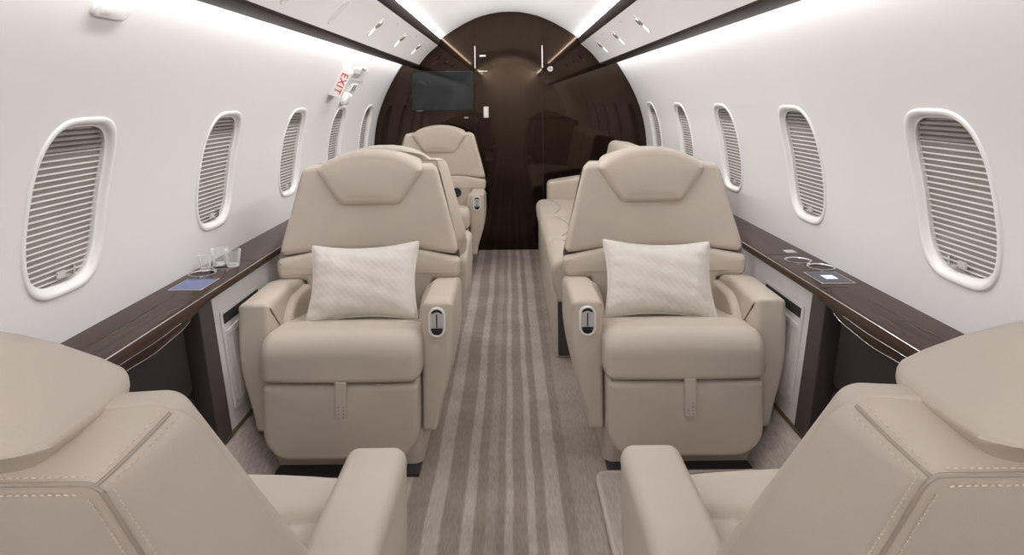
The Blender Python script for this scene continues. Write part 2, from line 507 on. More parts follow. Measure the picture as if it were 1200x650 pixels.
def strip_light(name, loc, aim, wid, length, power, spread):
    l = bpy.data.lights.new(name, 'AREA'); l.shape = 'RECTANGLE'; l.size = wid; l.size_y = length
    l.energy = power; l.spread = math.radians(spread); l.color = (1.0, .985, .975)
    o = bpy.data.objects.new(name, l); C.objects.link(o); o.location = loc
    z = -(Vector(aim) - Vector(loc)).normalized(); y = Vector((0, 1, 0)); x = y.cross(z)
    o.rotation_euler = Matrix((x, y, z)).transposed().to_euler()
    return o
for s in (-1, 1):
    ya_ = Y0 + .04; ym = (ya_ + Y1)/2; ln = Y1 - ya_ - .04
    for ca, cb, pw in ((Y0 + .04, -.45, P_REAR_FILL), (1.25, Y1 - .02, P_COVE)):      # two lit runs per side; unseen rear one boosted as added fill light
        yc = (ca + cb)/2
        strip_light('cove_lamp', (s*.519, yc, 1.6265), (s*.0, yc, 1.62), .010, cb - ca, pw*(cb - ca), 165)
    strip_light('wash_lamp', (s*.784, ym, 1.436), (s*1.02, ym, .90), .012, ln, P_WASH, 120)

def PSU(s, t, y, d=0.0):
    """t 0..1 from the inner edge to the outer edge of the overhead panel, d towards the cabin"""
    a = (.548, 1.5745); b = (.700, 1.4165)
    bow = .010*math.sin(PI*t)
    dx, dz = b[0]-a[0], b[1]-a[1]; l = math.hypot(dx, dz)
    nx, nz = dz/l, -dx/l
    return (s*(a[0] + dx*t + nx*(d - bow)), y, a[1] + dz*t + nz*(d - bow))

def stadium(cx, cy, hx, hy, n=10):
    r = min(hx, hy); pts = []
    if hx >= hy:
        for k in range(n+1):
            a = -PI/2 + PI*k/n; pts.append((cx + hx - r + r*math.cos(a), cy + r*math.sin(a)))
        for k in range(n+1):
            a = PI/2 + PI*k/n; pts.append((cx - hx + r + r*math.cos(a), cy + r*math.sin(a)))
    else:
        for k in range(n+1):
            a = PI*k/n; pts.append((cx + r*math.cos(a), cy + hy - r + r*math.sin(a)))
        for k in range(n+1):
            a = PI + PI*k/n; pts.append((cx + r*math.cos(a), cy - hy + r + r*math.sin(a)))
    return pts

for s in (-1, 1):
    nm = 'left' if s < 0 else 'right'
    root = empty('overhead_panel', (0, 0, 0), label='long white overhead service panel above the %s row of seats' % nm, cat='overhead panel')
    mb = MB()
    mb.grid([[PSU(s, t, y) for t in [k/8 for k in range(9)]] for y in (Y0, Y1)])
    mb.grid([[PSU(s, t, y, -.02) for t in [k/8 for k in range(9)]] for y in (Y0, Y1)])
    build('panel', mb, M['panel'], root)
    W = .2193; LT = .49
    lampy = [3.05, 3.72, 4.36]
    for y in lampy:
        bz = MB()
        rows = []
        for k, d in ((0, -.002), (0, .003), (.004, .004), (.007, .001), (.009, -.003)):
            rows.append([PSU(s, u, yy, d) for u, yy in ((p[0]/W, p[1]) for p in stadium(LT*W, y, 0.056 - k, .026 - k))])
        bz.grid(rows, True); fx = build('reading_light', bz, M['white'], root)
        g = MB(); g.add([PSU(s, p[0]/W, p[1], -.001) for p in stadium(LT*W + .0, y, 0.047, .018)], [tuple(range(22))])
        build('housing', g, M['lamphole'], fx, smooth=False)
        g = MB()
        rows = []
        for r, d in ((.0195, .0), (.019, .006), (.015, .011), (.009, .0135), (.001, .014)):
            rows.append([PSU(s, (LT*W - .020 + r*1.35*math.cos(2*PI*k/20))/W, y + r*math.sin(2*PI*k/20), d) for k in range(20)])
        g.grid(rows, True); build('swivel_lamp', g, M['chrome'], fx)
        g = MB()
        rows = []
        for r, d in ((.0175, .0), (.016, .004), (.009, .006), (.001, .0065)):
            rows.append([PSU(s, (LT*W + .026 + r*1.5*math.cos(2*PI*k/20))/W, y + r*math.sin(2*PI*k/20), d) for k in range(20)])
        g.grid(rows, True); build('lens', g, M['lampglow'], fx)
        g = MB()
        g.lathe([(.0001, .003), (.005, .0025), (.006, 0)], 14, (0, 0, 0))
        g.v = [PSU(s, (.16*W + x)/W, y + .30 + yy, z) for x, yy, z in g.v]
        build('call_button', g, M['recess'], root)
    if s < 0:
        for y in (2.43, 1.93):
            g = MB(); rows = []
            for k, d in ((0, -.002), (0, .002), (.003, .003), (.006, .003), (.0065, .0015), (.012, .0015), (.0238, .0015)):
                rows.append([PSU(s, u, yy, d) for u, yy in ((p[0]/W, p[1]) for p in stadium(.56*W, y, max(.060 - k, .004), max(.024 - k, .0002)))])
            g.grid(rows, True); build('blank_cover', g, M['white'], root)

# bulkhead ---------------------------------------------------------------
mb = MB(); mb.box(-1.12, 1.12, Y1, Y1 + .03, -.02, 1.86)
tag(build('wall_front', mb, M['lacquer'], smooth=False), kind='structure')
mb = MB(); mb.box(-1.12, 1.12, Y0 - .03, Y0, -.02, 1.86)
tag(build('wall_back', mb, plain('aft_wall', (.72, .69, .66), .5), smooth=False), kind='structure')
root = empty('door_1', (.0, Y1, 0), kind='structure')
mb = MB(); mb.box(-.262, .250, -.006, 0, 0.004, 1.80)
d = build('door_panel', mb, M['lacquer'], root, smooth=False)
mb = MB()
for x in (-.264, .251):
    mb.box(x - .0022, x + .0022, -.0075, 0, .01, 1.60)
build('door_gap', mb, M['darkgap'], root, smooth=False)
mb = MB()
for x in (-.264, .251):
    mb.box(x - .004, x + .004, -.013, 0, 1.395, 1.565)
build('hinge_trim', mb, M['silver'], root, smooth=False)
def wallbox(name, px, pz, w, h, t, mat, label, cat, rr=.004, parts=None):
    mb = MB(); o = round_poly([(w/2,-h/2,rr),(w/2,h/2,rr),(-w/2,h/2,rr),(-w/2,-h/2,rr)], 4)
    cushion(mb, o, -t, 0, min(.002, t/2), .0005, 0, 0, lambda u, v, ww: (u, ww, v))
    ob = build(name, mb, mat); ob.location = (px, Y1 - .006, pz); tag(ob, label, cat); return ob
sw = wallbox('switch_plate', -.183, 1.058, .038, .085, .008, M['cream'], 'cream upright switch plate on the dark cabin door', 'switch')
g = MB(); g.box(-.010, .010, -.0105, -.007, -.028, .028); build('rocker', g, M['white'], sw, smooth=False)
wallbox('indicator_plate', -.205, 1.490, .048, .014, .006, M['cream'], 'small pale indicator plate high on the dark door', 'plate', .002)
wallbox('handle_slot', -.205, 1.372, .070, .009, .006, M['silver'], 'thin silver handle slot on the dark door under the indicator plate', 'handle', .002)
wallbox('mounted_badge', -.335, 1.018, .032, .012, .003, M['labelgrey'], 'tiny grey badge on the bulkhead below the television', 'badge', .002)
ob = empty('mounted_lock', (.312, Y1, 1.384), label='small round silver lock on the bulkhead right of the door', cat='lock')
g = MB(); g.lathe([(.021, 0), (.021, .005), (.017, .008), (.013, .006), (.0001, .006)], 28)
g.v = [(x, -z, y) for x, y, z in g.v]; build('lock_ring', g, M['silver'], ob)
g = MB(); g.lathe([(.011, .006), (.010, .010), (.0001, .0105)], 24)
g.v = [(x, -z, y) for x, y, z in g.v]; build('lock_barrel', g, M['labelgrey'], ob)
# television
tv = empty('television', (-.514, Y1, 1.222), label='flat dark television mounted on the bulkhead left of the door', cat='television')
mb = MB(); o = round_poly([(.233,-.152,.006),(.233,.152,.006),(-.233,.152,.006),(-.233,-.152,.006)], 4)
cushion(mb, o, -.038, 0, .004, .002, 0, 0, lambda u, v, w: (u, w, v)); build('housing', mb, M['black'], tv)
mb = MB(); mb.box(-.227, .227, -.0395, -.037, -.143, .146); build('screen', mb, M['tvglass'], tv, smooth=False)
mb = MB(); mb.box(-.20, -.15, -.0393, -.0375, -.1495, -.1465); build('power_light', mb, M['labelgrey'], tv, smooth=False)

# floor ------------------------------------------------------------------
mb = MB(); mb.grid([[(x, y, 0) for x in (-.80, -.4, 0, .4, .80)] for y in (Y0, Y1)])
tag(build('floor', mb, M['carpet']), kind='structure')
for s in (-1, 1):
    mb = MB()
    sec = [(.735, .001), (.742, .022), (.760, .045), (.80, .095), (.846, .160), (.852, .160)]
    mb.grid([[(s*x, y, z) for x, z in sec] for y in (Y0, Y1)], mi=0)
    mb.tube([(s*.846, Y0, .163), (s*.846, Y1, .163)], .006, 8, mi=1)
    tag(build('baseboard_left' if s < 0 else 'baseboard_right', mb, [M['plaincarpet'], M['binding']], angle=60), kind='structure')
    # lower sidewall: white panel forward, dark leather beside the club table
    mb = MB()
    def LP(z, d=0): return (s*(.845 + (.905-.845)*(z-.16)/.40 - d), z)
    yb = 1.95
    secz = [.155, .30, .45, .575]
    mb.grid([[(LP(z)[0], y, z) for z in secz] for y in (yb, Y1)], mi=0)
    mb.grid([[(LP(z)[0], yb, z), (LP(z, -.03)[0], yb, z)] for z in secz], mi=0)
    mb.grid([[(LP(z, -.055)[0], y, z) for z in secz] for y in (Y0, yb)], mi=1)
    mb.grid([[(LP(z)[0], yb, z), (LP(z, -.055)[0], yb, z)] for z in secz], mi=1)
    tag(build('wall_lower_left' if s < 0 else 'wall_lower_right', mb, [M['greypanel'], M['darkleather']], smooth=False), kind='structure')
    # dark pillar
    mb = MB()
    o = round_poly([(1.865, .155, .004), (1.948, .155, .004), (1.948, .575, .004), (1.865, .575, .004)], 3)
    cushion(mb, o, 0, .058, .001, .004, 0, 0, lambda u, v, w: (LP(v, w - .054)[0], u, v))
    tag(build('trim_5' if s < 0 else 'trim_6', mb, M['pillar']), kind='structure')
    # padded leather panels in the recess beside the table
    nm = 'left' if s < 0 else 'right'
    root = empty('padded_side_panel', (s*.87, 1.30, .155), label='dark brown padded leather side panel under the %s ledge by the club seats' % nm, cat='panel')
    for nme, za, zb in (('upper_pad', .335, .535), ('lower_pad', .165, .325)):
        mb = MB()
        o = round_poly([(.35, za, .02), (1.845, za, .02), (1.845, zb, .02), (.35, zb, .02)], 5, maxlen=.1)
        cushion(mb, o, 0, .022, .001, .014, 0, .004, lambda u, v, w: (LP(v, w - .055)[0] - s*.87, u - 1.30, v - .155))
        build(nme, mb, M['darkleather'], root)
    # magazine pocket on the white panel
    root = empty('magazine_pocket', (s*.87, 2.11, .20), label='pale magazine pocket with a dark slot on the %s white side panel' % nm, cat='pocket')
    def LL(y, z, d): return (LP(z, d)[0] - s*.87, y - 2.11, z - .20)
    mb = MB(); o = round_poly([(1.985, .215, .01), (2.28, .215, .01), (2.28, .515, .01), (1.985, .515, .01)], 4)
    cushion(mb, o, .0005, .006, .001, .003, 0, 0, lambda u, v, w: LL(u, v, w)); build('surround', mb, M['greypanel'], root)
    mb = MB(); mb.add([LL(y, z, .0068) for y, z in ((1.995, .475), (2.27, .475), (2.27, .505), (1.995, .505))], [(0,1,2,3)]); build('slot', mb, M['darkgap'], root, smooth=False)
    mb = MB(); o = round_poly([(1.998, .235, .01), (2.27, .235, .01), (2.27, .470, .01), (1.998, .455, .01)], 4)
    cushion(mb, o, .005, .011, .001, .004, 0, .001, lambda u, v, w: LL(u, v, w)); build('pocket_front', mb, M['pocket'], root)
    mb = MB(); mb.tube([LL(2.0, .440, .0125), LL(2.13, .448, .0135), LL(2.268, .453, .0125)], .0012, 6)
    mb.tube([LL(2.03, .25, .0125), LL(2.03, .43, .0125)], .0010, 6)
    build('seam', mb, M['piping'], root)

# floor mat, right front
mb = MB(); o = round_poly([(-.25, -1.05, .03), (.25, -1.05, .03), (.25, .0, .03), (-.25, .0, .03)], 5, maxlen=.2)
cushion(mb, o, 0, .014, .001, .006, 0, 0, lambda u, v, w: (u, v, w))
mt = build('floor_mat', mb, M['plaincarpet']); mt.location = (.505, 1.985, .0005)
tag(mt, 'pale carpet mat with a bound edge under the near right seat', 'mat')
mb = MB(); mb.tube([(p[0], p[1], .009) for p in o], .009, 8, closed=True); build('bound_edge', mb, M['mat_edge'], mt)

# side ledges -------------------------------------------------------------
def zlow(y):
    pts = [(-9, .550), (1.30, .550), (1.45, .545), (1.60, .538), (1.72, .545), (1.82, .565), (1.90, .574), (6, .574)]
    for (a, za), (b, zb) in zip(pts, pts[1:]):
        if a <= y <= b: return za + (zb-za)*sstep(a, b, y)
for s in (-1, 1):
    nm = 'left' if s < 0 else 'right'
    root = empty('side_ledge', (s*.96, 1.9, .605), label='long dark wood side ledge under the %s windows' % nm, cat='ledge')
    def A(x, y, z): return (s*x - s*.96, y - 1.9, z - .605)
    ys = [Y0, .5, 1.0, 1.2] + [1.30 + .03*k for k in range(22)] + [2.2, 3, 4, Y1]
    mb = MB(); rows = []
    for y in ys:
        zl = zlow(y); h = .600 - zl
        sec = [(XW(.605) + .0005, .606), (.893, .605), (.888, .6035), (.8845, .6005), (.882, .596), (.8795, .600 - h*.35), (.880, .600 - h*.7), (.885, zl + .003), (.890, zl), (.925, zl + .002), (.945, zl + .01)]
        rows.append([A(x, y, z) for x, z in sec])
    mb.grid(rows); build('ledge_body', mb, M['ledgewood'], root, angle=35)
    mb = MB()
    mb.tube([A(.8845, y, .6015) for y in ys], .0017, 6)
    mb.tube([A(.8785, y, zlow(y) + (.600 - zlow(y))*.52) for y in ys if .2 < y < 1.75], .0008, 6)
    mb.tube([A(.883, y, zlow(y) + .003) for y in ys if .2 < y < 1.8], .0009, 6)
    build('silver_pinstripe', mb, M['silver'], root)
    mb = MB()   # table lid seams
    def flat(x0, x1, y0, y1, z=.6056): mb.add([A(x0, y0, z), A(x1, y0, z), A(x1, y1, z), A(x0, y1, z)], [(0,1,2,3)])
    flat(.9660, .9685, .2, 1.87); flat(.892, 1.045, 1.868, 1.872); flat(.892, 1.045, 2.262, 2.266); flat(.892, 1.045, 2.70, 2.703)
    build('lid_seam', mb, M['darkgap'], root, smooth=False)
    # touch screen
    y0, y1, x0, x1 = (1.905, 2.03, .912, 1.012)
    mb = MB(); o = round_poly([(x0, y0, .003), (x1, y0, .003), (x1, y1, .003), (x0, y1, .003)], 3)
    cushion(mb, o, .6045, .6085, .001, .001, 0, 0, lambda u, v, w: A(u, v, w)); sc = build('touch_screen', mb, M['silver'], root)
    mb = MB(); e = .0045; mb.add([A(x, y, .6092) for x, y in ((x0+e, y0+e), (x1-e, y0+e), (x1-e, y1-e), (x0+e, y1-e))], [(0,1,2,3)])
    build('display', mb, M['display'] if s < 0 else M['displaydark'], sc, smooth=False)
    mb = MB()
    if s > 0:
        for r in range(3):
            for c in range(3):
                xa, ya = .944 + c*.0125, 1.945 + r*.0145
                mb.add([A(x, y, .6098) for x, y in ((xa, ya), (xa+.0112, ya), (xa+.0112, ya+.013), (xa, ya+.013))], [(0,1,2,3)])
        build('icons', mb, M['icon'], sc, smooth=False)
    else:
        mb.add([A(x, y, .6098) for x, y in ((x0+.005, y1-.017), (x1-.005, y1-.017), (x1-.005, y1-.005), (x0+.005, y1-.005))], [(0,1,2,3)])
        build('title_bar', mb, M['displaydark'], sc, smooth=False)
    # double cup holder, two joined wells
    c1, c2 = ((.998, 2.092), (.963, 2.180))
    rr = .043
    mb = MB(); top = []; dv = Vector((c2[0]-c1[0], c2[1]-c1[1])); dist = dv.length; dv.normalize(); a0 = math.atan2(dv.y, dv.x)
    op = math.acos(min(1, (dist/2 - .004)/rr)) * .55
    for k in range(25):
        a = a0 + op + (2*PI - 2*op)*k/24; top.append((c1[0] + rr*math.cos(a), c1[1] + rr*math.sin(a)))
    for k in range(25):
        a = a0 + PI + op + (2*PI - 2*op)*k/24; top.append((c2[0] + rr*math.cos(a), c2[1] + rr*math.sin(a)))
    inn = inset(top, .004); inn2 = inset(top, .006)
    mb.grid([[A(x, y, .6055) for x, y in top], [A(x, y, .6085) for x, y in top], [A(x, y, .6085) for x, y in inn], [A(x, y, .6062) for x, y in inn2]], True)
    cup = build('cup_holder', mb, M['silver'], root)
    mb = MB(); mb.add([A(x, y, .6063) for x, y in inn2], [tuple(range(len(inn2)))]); build('well_floor', mb, M['trimwood'], cup, smooth=False)
    mb = MB()
    if s > 0:
        mb.box(.972, 1.008, 2.285, 2.325, .605, .6075, f=lambda x, y, z: A(x, y, z))
        for c in range(3):
            mb.box(.976 + c*.010, .984 + c*.010, 2.289, 2.321, .6075, .6088, f=lambda x, y, z: A(x, y, z))
        build('keypad', mb, M['keypad'], root, smooth=False)

# crystal tumblers on the left cup holder
def tumbler(x, y, r, h, label):
    mb = MB(); n = 40
    fl = lambda k: 1 + (.035 if k % 4 < 2 else -.02)
    rows = []
    for rr, z in ((.0001, .0), (r*.72, .0), (r*.76, .003), (r*.86, h*.45), (r, h), (r*.95, h), (r*.80, h*.45), (r*.66, .009), (.0001, .008)):
        rows.append([(rr*math.cos(2*PI*k/n)*(fl(k) if 0 < z < h and rr > r*.74 else 1), rr*math.sin(2*PI*k/n)*(fl(k) if 0 < z < h and rr > r*.74 else 1), z) for k in range(n)])
    mb.grid(rows, True); o = build('glass_tumbler', mb, M['crystal'], angle=20)
    o.location = (x, y, .6090); return tag(o, label, 'glass', 'crystal tumblers on the left ledge')
tumbler(-1.000, 2.118, .020, .052, 'narrow cut crystal tumbler standing nearer the blue screen')
tumbler(-.984, 2.186, .027, .058, 'wider cut crystal tumbler by the wall on the cup holder')
tumbler(-.932, 2.172, .025, .055, 'cut crystal tumbler nearest the seat on the cup holder')

# wall fittings -------------------------------------------------------------
# pill shaped lamp high on the left wall
yc, zc = 1.408, 1.362
root = empty('wall_lamp', PW(-1, yc, zc), label='small white pill-shaped fitting high on the left wall', cat='light')
ol = root.location.copy()
def WL(y, z, d): p = PW(-1, y, z, d); return (p[0]-ol.x, p[1]-ol.y, p[2]-ol.z)
mb = MB(); o = stadium(yc, zc, .060, .017, 12)
cushion(mb, o, -.002, .009, .0005, .005, 0, .001, lambda u, v, w: WL(u, v, w)); build('housing', mb, M['white'], root)
mb = MB(); o = stadium(yc - .022, zc, .022, .010, 10)
cushion(mb, o, .007, .0105, .0005, .002, 0, .001, lambda u, v, w: WL(u, v, w)); build('lens', mb, M['white'], root)

# EXIT sign box on the left wall
ye = 3.42
root = empty('exit_sign', PW(-1, ye, 1.262), label='white EXIT sign box with red letters above the left windows', cat='sign')
oe = root.location.copy()
def EL(t, d, y):
    p = PW(-1, y, 1.190 + .150*t, d); return (p[0]-oe.x, p[1]-oe.y, p[2]-oe.z)
mb = MB(); o = round_poly([(0, -.004, .004), (1, -.004, .02), (.97, .060, .012), (.03, .066, .012)], 4, maxlen=.1)
# outline in (t, d); t scaled to metres for even rounding
o = round_poly([(.0, -.004, .003), (.150, -.004, .003), (.146, .060, .008), (.004, .066, .008)], 4, maxlen=.02)
cushion(mb, o, ye, ye + .16, .004, .004, 0, 0, lambda u, v, w: EL(u/.150, v*(1 - .75*sstep(ye + .02, ye + .17, w)), w))
build('housing', mb, M['white'], root)
p0 = Vector(EL(.05, .034, ye)); p1 = Vector(EL(.95, .031, ye)); ax = (p0 - p1).normalized()   # reading runs downwards
cu = bpy.data.curves.new('exit_letters', 'FONT'); cu.body = 'EXIT'; cu.size = .052; cu.extrude = .0006; cu.align_x = 'CENTER'; cu.align_y = 'CENTER'
cu.space_character = 1.12
cu.materials.append(M['red']); t = bpy.data.objects.new('exit_letters', cu); C.objects.link(t); t.parent = root
nrm = Vector((0, -1, 0)); upv = nrm.cross(ax)
t.matrix_local = Matrix.Translation((p0 + p1)/2 + Vector((0, -.0012, 0))) @ Matrix((ax, upv, nrm)).transposed().to_4x4()
cu.offset = .0004
bpy.context.view_layer.update()
lm = bpy.data.meshes.new_from_object(t.evaluated_get(bpy.context.evaluated_depsgraph_get())); mxl = t.matrix_local.copy()
bpy.data.objects.remove(t); t = bpy.data.objects.new('exit_letters', lm); C.objects.link(t); t.parent = root; t.matrix_local = mxl
if not lm.materials: lm.materials.append(M['red'])

# emergency handle beside it
root = empty('emergency_handle', PW(-1, 3.86, 1.24), label='white emergency handle cover on the left wall beside the EXIT sign', cat='handle')
oh = root.location.copy()
def HL_(y, z, d): p = PW(-1, y, z, d); return (p[0]-oh.x, p[1]-oh.y, p[2]-oh.z)
mb = MB(); o = round_poly([(3.66, 1.275, .01), (4.02, 1.275, .01), (4.02, 1.345, .01), (3.66, 1.345, .01)], 4)
cushion(mb, o, -.001, .006, .0005, .003, 0, 0, HL_); build('cover_plate', mb, M['white'], root)
mb = MB(); mb.add([HL_(y, z, .0068) for y, z in ((3.70, 1.292), (3.86, 1.292), (3.86, 1.318), (3.70, 1.318))], [(0,1,2,3)]); build('grey_label', mb, M['labelgrey'], root, smooth=False)
mb = MB(); mb.box(3.84, 3.93, 1.347, 1.353, -.001, .014, f=HL_); build('hinge', mb, M['labelgrey'], root, smooth=False)
mb = MB(); o = round_poly([(3.80, 1.215, .006), (3.94, 1.215, .006), (3.94, 1.258, .006), (3.80, 1.258, .006)], 4)
cushion(mb, o, -.001, .008, .0005, .003, 0, 0, HL_); build('instruction_plate', mb, M['white'], root)
mb = MB()
for k in range(2):
    mb.add([HL_(y, z, .0088) for y, z in ((3.825 + k*.045, 1.220), (3.848 + k*.045, 1.220), (3.862 + k*.045, 1.253), (3.839 + k*.045, 1.253))], [(0,1,2,3)])
build('instruction_marks', mb, M['black'], root, smooth=False)
mb = MB(); o = round_poly([(3.70, 1.140, .02), (3.83, 1.140, .02), (3.82, 1.205, .012), (3.73, 1.205, .012)], 4)
cushion(mb, o, -.001, .030, .0005, .012, 0, .002, HL_); build('pull_handle', mb, M['white'], root)

# ------------------------------------------------------------------ seats
def make_seat(x, yfront, face, aisle, rec, label, controls=True, grommet=False, kz=1.0, hraise=0.0, aw=1.0, strap=True):
    """face -1: occupant looks towards the camera.  aisle: +1/-1 world side of the aisle."""
    root = empty('cabin_seat', (x, yfront - face*.28, 0), 0 if face < 0 else PI,
                 label=label, cat='seat', group='beige leather cabin seats')
    ai = aisle if face < 0 else -aisle            # aisle side in local x
    OY = .28
    T = lambda x_, y_, z_: (x_, y_ - OY, z_)
    lea = M['leather']
    # base
    mb = MB(); o = round_poly([(.235, .10, .03), (.235, .46, .03), (-.235, .46, .03), (-.235, .10, .03)][::1], 4)
    o = round_poly([(-.240, .10, .03), (.240, .10, .03), (.240, .47, .03), (-.240, .47, .03)], 4)
    cushion(mb, o, .006, .27, .004, .004, 0, 0, lambda u, v, w: T(u, v, w)); build('base', mb, lea, root)
    mb = MB(); mb.box(-.235, .235, .045, .48, .0005, .010, f=T); build('track_plate', mb, M['plate'], root, smooth=False)
    # leg rest
    mb = MB(); o = round_poly(mirror_pts([(.236, .062, .085), (.236, .297, .014)]), 7)
    lr = lambda u, v, w: T(u, w + (.298 - v)*.06, v)
    cushion(mb, o, .010, .115, .016, .01, .006, 0, lr, center=(0, .19)); leg = build('leg_rest', mb, lea, root)
    sx = .008
    if strap:
        mb = MB()
        st = lambda u, v, w: T(u + sx, w + (.298 - v)*.06, v)
        o = round_poly([(-.017, .196, .003), (.017, .196, .003), (.017, .312, .003), (-.017, .312, .003)], 3)
        cushion(mb, o, -.0035, .006, .002, .001, 0, 0, st)
        for r in range(4):
            for c in (-.0075, .0075):
                g = MB(); g.lathe([(.0026, 0), (.0023, .0014), (.0001, .0018)], 10)
                mb.add([st(c + a, .206 + r*.0105 + b, -.0035 - zz) for a, b, zz in g.v], g.f, 1)
        build('pull_strap', mb, [lea, M['chrome']], leg)
    # seat cushion (side profile extruded across)
    mb = MB()
    prof = round_poly([(.0, .305, .018), (.52, .285, .02), (.52, .375, .03), (.16, .434, .30), (.0, .446, .075)], 9, maxlen=.009)
    def sc(u, v, w):
        top = sstep(.33, .44, v)
        q = 1 - (w/.246)**2
        zz = v + top*(.010*q - .013*math.exp(-((u - .140 - .030*q)/.009)**2) - .006*sstep(.13 + .03*q, .19 + .03*q, u)*q)
        return T(w, u + .006*(w/.246)**2, zz)
    cushion(mb, prof, -.246, .246, .034, .034, .002, .002, sc, center=(.27, .36)); build('seat_cushion', mb, lea, root)
    # armrests
    for sd in (-1, 1):
        mb = MB()
        prof = round_poly([(.082, .112, .02), (.46, .112, .05), (.50, .30, .1), (.50, .490, .03), (.33, .522, .18), (.085, .520, .012)], 7, maxlen=.03)
        def am(u, v, w):
            k = 1 - sstep(.10, .40, v)
            out = .098 - .052*k**1.4
            crown = .006*sstep(.46, .52, v)*(1 - ((w - .049)/.049)**2)
            return T(sd*(.240 + w/.098*out*(aw if sd == ai else 1.0)), u + .012*k, v + crown)
        cushion(mb, prof, 0, .098, .018, .020, 0, .004, am, center=(.29, .33)); arm = build('armrest', mb, lea, root)
        mb = MB()
        prof = round_poly([(.20, .36, .02), (.46, .36, .02), (.46, .485, .02), (.27, .484, .12), (.205, .42, .06)], 6, maxlen=.03)
        cushion(mb, prof, .212, .246, .016, .004, .002, 0, lambda u, v, w: T(sd*w, u, v), center=(.32, .42)); build('inner_pad', mb, lea, arm)
        if controls and sd == ai:
            cx, cz, yf = sd*.290, .462, .0805
            def cp(u, v, w): return T(u, yf - w + .0015*(cz - v)/.1 + .001, v)
            mb = MB(); rows = []
            for k, dd in ((0, -.004), (0, .004), (.002, .006), (.005, .006), (.0065, .003), (.0065, .0015)):
                rows.append([cp(u, v, dd) for u, v in stadium(cx, cz, .0265 - k, .0475 - k)])
            mb.grid(rows, True); build('control_bezel', mb, M['white'], arm)
            mb = MB(); pts = stadium(cx, cz, .0205, .0415); mb.add([cp(u, v, .0018) for u, v in pts], [tuple(range(len(pts)))])
            build('control_recess', mb, M['recess'], arm, smooth=False)
            mb = MB()
            mb.box(cx - .0016, cx + .0016, cz - .016, cz + .026, .002, .0045, f=lambda a, b, c: cp(a, b, c))
            mb.box(cx - .0175, cx + .0175, cz - .0235, cz - .0185, .002, .0065, f=lambda a, b, c: cp(a, b, c))
            pts = [(cx + .0165*math.cos(a), cz - .0255 + .0145*math.sin(a)) for a in [PI + PI*k/10 for k in range(11)]]
            mb.add([cp(u, v, .0025) for u, v in pts], [tuple(range(11))])
            pts = [(cx + .0175*math.cos(a), cz + .026 + .0145*math.sin(a)) for a in [PI*k/10 for k in range(11)]]
            mb.add([cp(u, v, .0022) for u, v in pts + [(cx, cz + .033)]], [tuple(range(12))])
            build('control_slider', mb, M['black'], arm, smooth=False)
    # reclining back
    cr, sr = math.cos(rec), math.sin(rec)
    def B(u, v, w): return T(u, .468 + w*cr + (v - .42)*kz*sr, .42 + (v - .42)*kz*cr - w*sr)
    def curve(u): return .012 - .034*(abs(u)/.33)**2.4      # wings come forward
    mb = MB(); o = round_poly(mirror_pts([(.17, .601, .0), (.332, .584, .02), (.322, .64, .05), (.249, .912, .028), (.12, .922, .0)]), 6, maxlen=.025)
    # the lower edge arches up in the middle
    cushion(mb, o, -.020, .007, .021, .003, .004, 0, lambda u, v, w: B(u, v, w + curve(u)), center=(0, .76)); build('backrest', mb, lea, root)
    mb = MB(); o = round_poly(mirror_pts([(.228, .37, .02), (.232, .494, .012), (.334, .500, .03), (.338, .575, .02), (.17, .604, .25)]), 6, maxlen=.025)
    cushion(mb, o, -.033, .007, .024, .003, .010, 0, lambda u, v, w: B(u, v, w + curve(u)), center=(0, .515)); build('lumbar_pad', mb, lea, root)
    if grommet:
        g = MB(); g.lathe([(.034, -.003), (.034, .004), (.030, .006), (.026, .003), (.0001, .003)], 24)
        g.v = [B(.125 + a, .485 + b, -.042 - c) for a, b, c in g.v]; build('round_grille', g, M['black'], root)
    # headrest wraps over the top
    mb = MB()
    o = round_poly(mirror_pts([(.112, .768, .045), (.204, .900, .020), (.176, .9235, .0), (.145, .9425, .0), (.11, .9565, .0), (.07, .966, .0), (.03, .971, .0)]), 7, maxlen=.02)
    def hr(u, v, w):
        q = sstep(.01, .088, w)
        zt = .972 - .9*u*u
        vv = v + (zt - v)*.90*q + hraise
        lowf = max(0, min(1, (.90 - v)/.13)); uu = u*(1 + q*(.50*lowf - .13))
        return B(uu, vv + .004*math.sin(PI*min(1, max(0, w/.12))), w + curve(u)*.6)
    cushion(mb, o, -.044, .084, .030, .026, .008, .004, hr, center=(0, .86), nr=7); build('headrest', mb, lea, root)
    # back shell with seams
    F = round_poly(mirror_pts([(.222, .37, .01), (.300, .50, .04), (.337, .580, .03), (.254, .914, .045)]), 6, per_edge=10)
    R = round_poly(mirror_pts([(.185, .37, .01), (.235, .50, .04), (.262, .585, .03), (.226, .918, .012)]), 6, per_edge=10)
    n = len(F)
    def S(i, t):
        i0 = int(math.floor(i)) % n; i1 = (i0 + 1) % n; q = i - math.floor(i)
        f = Vector(F[i0]).lerp(Vector(F[i1]), q); r = Vector(R[i0]).lerp(Vector(R[i1]), q)
        p = f.lerp(r, t)
        w = .006 + .072*(.2*math.sin(min(1, t)*PI/2) + .8*min(1, t))
        return p.x, p.y, w + curve(p.x)*(1-t)
    rows = [[B(*S(i, t)) for i in range(n)] for t in (0, .05, .12, .2, .3, .42, .55, .68, .8, .9, .96, 1.0)]
    c0 = (0, .64)
    for s_ in (.93, .75, .5, .25, .04):
        rows.append([B(c0[0] + (R[i][0]-c0[0])*s_, c0[1] + (R[i][1]-c0[1])*s_, .078 + .010*(1 - s_*s_)) for i in range(n)])
    mb = MB(); mb.grid(rows, True); shell = build('back_shell', mb, lea, root, angle=50)
    blk = 7 + 10
    # corner blocks: four per side in the order of mirror_pts
    ic = [3*blk + 3, 4*blk + 3]                     # the two top corners
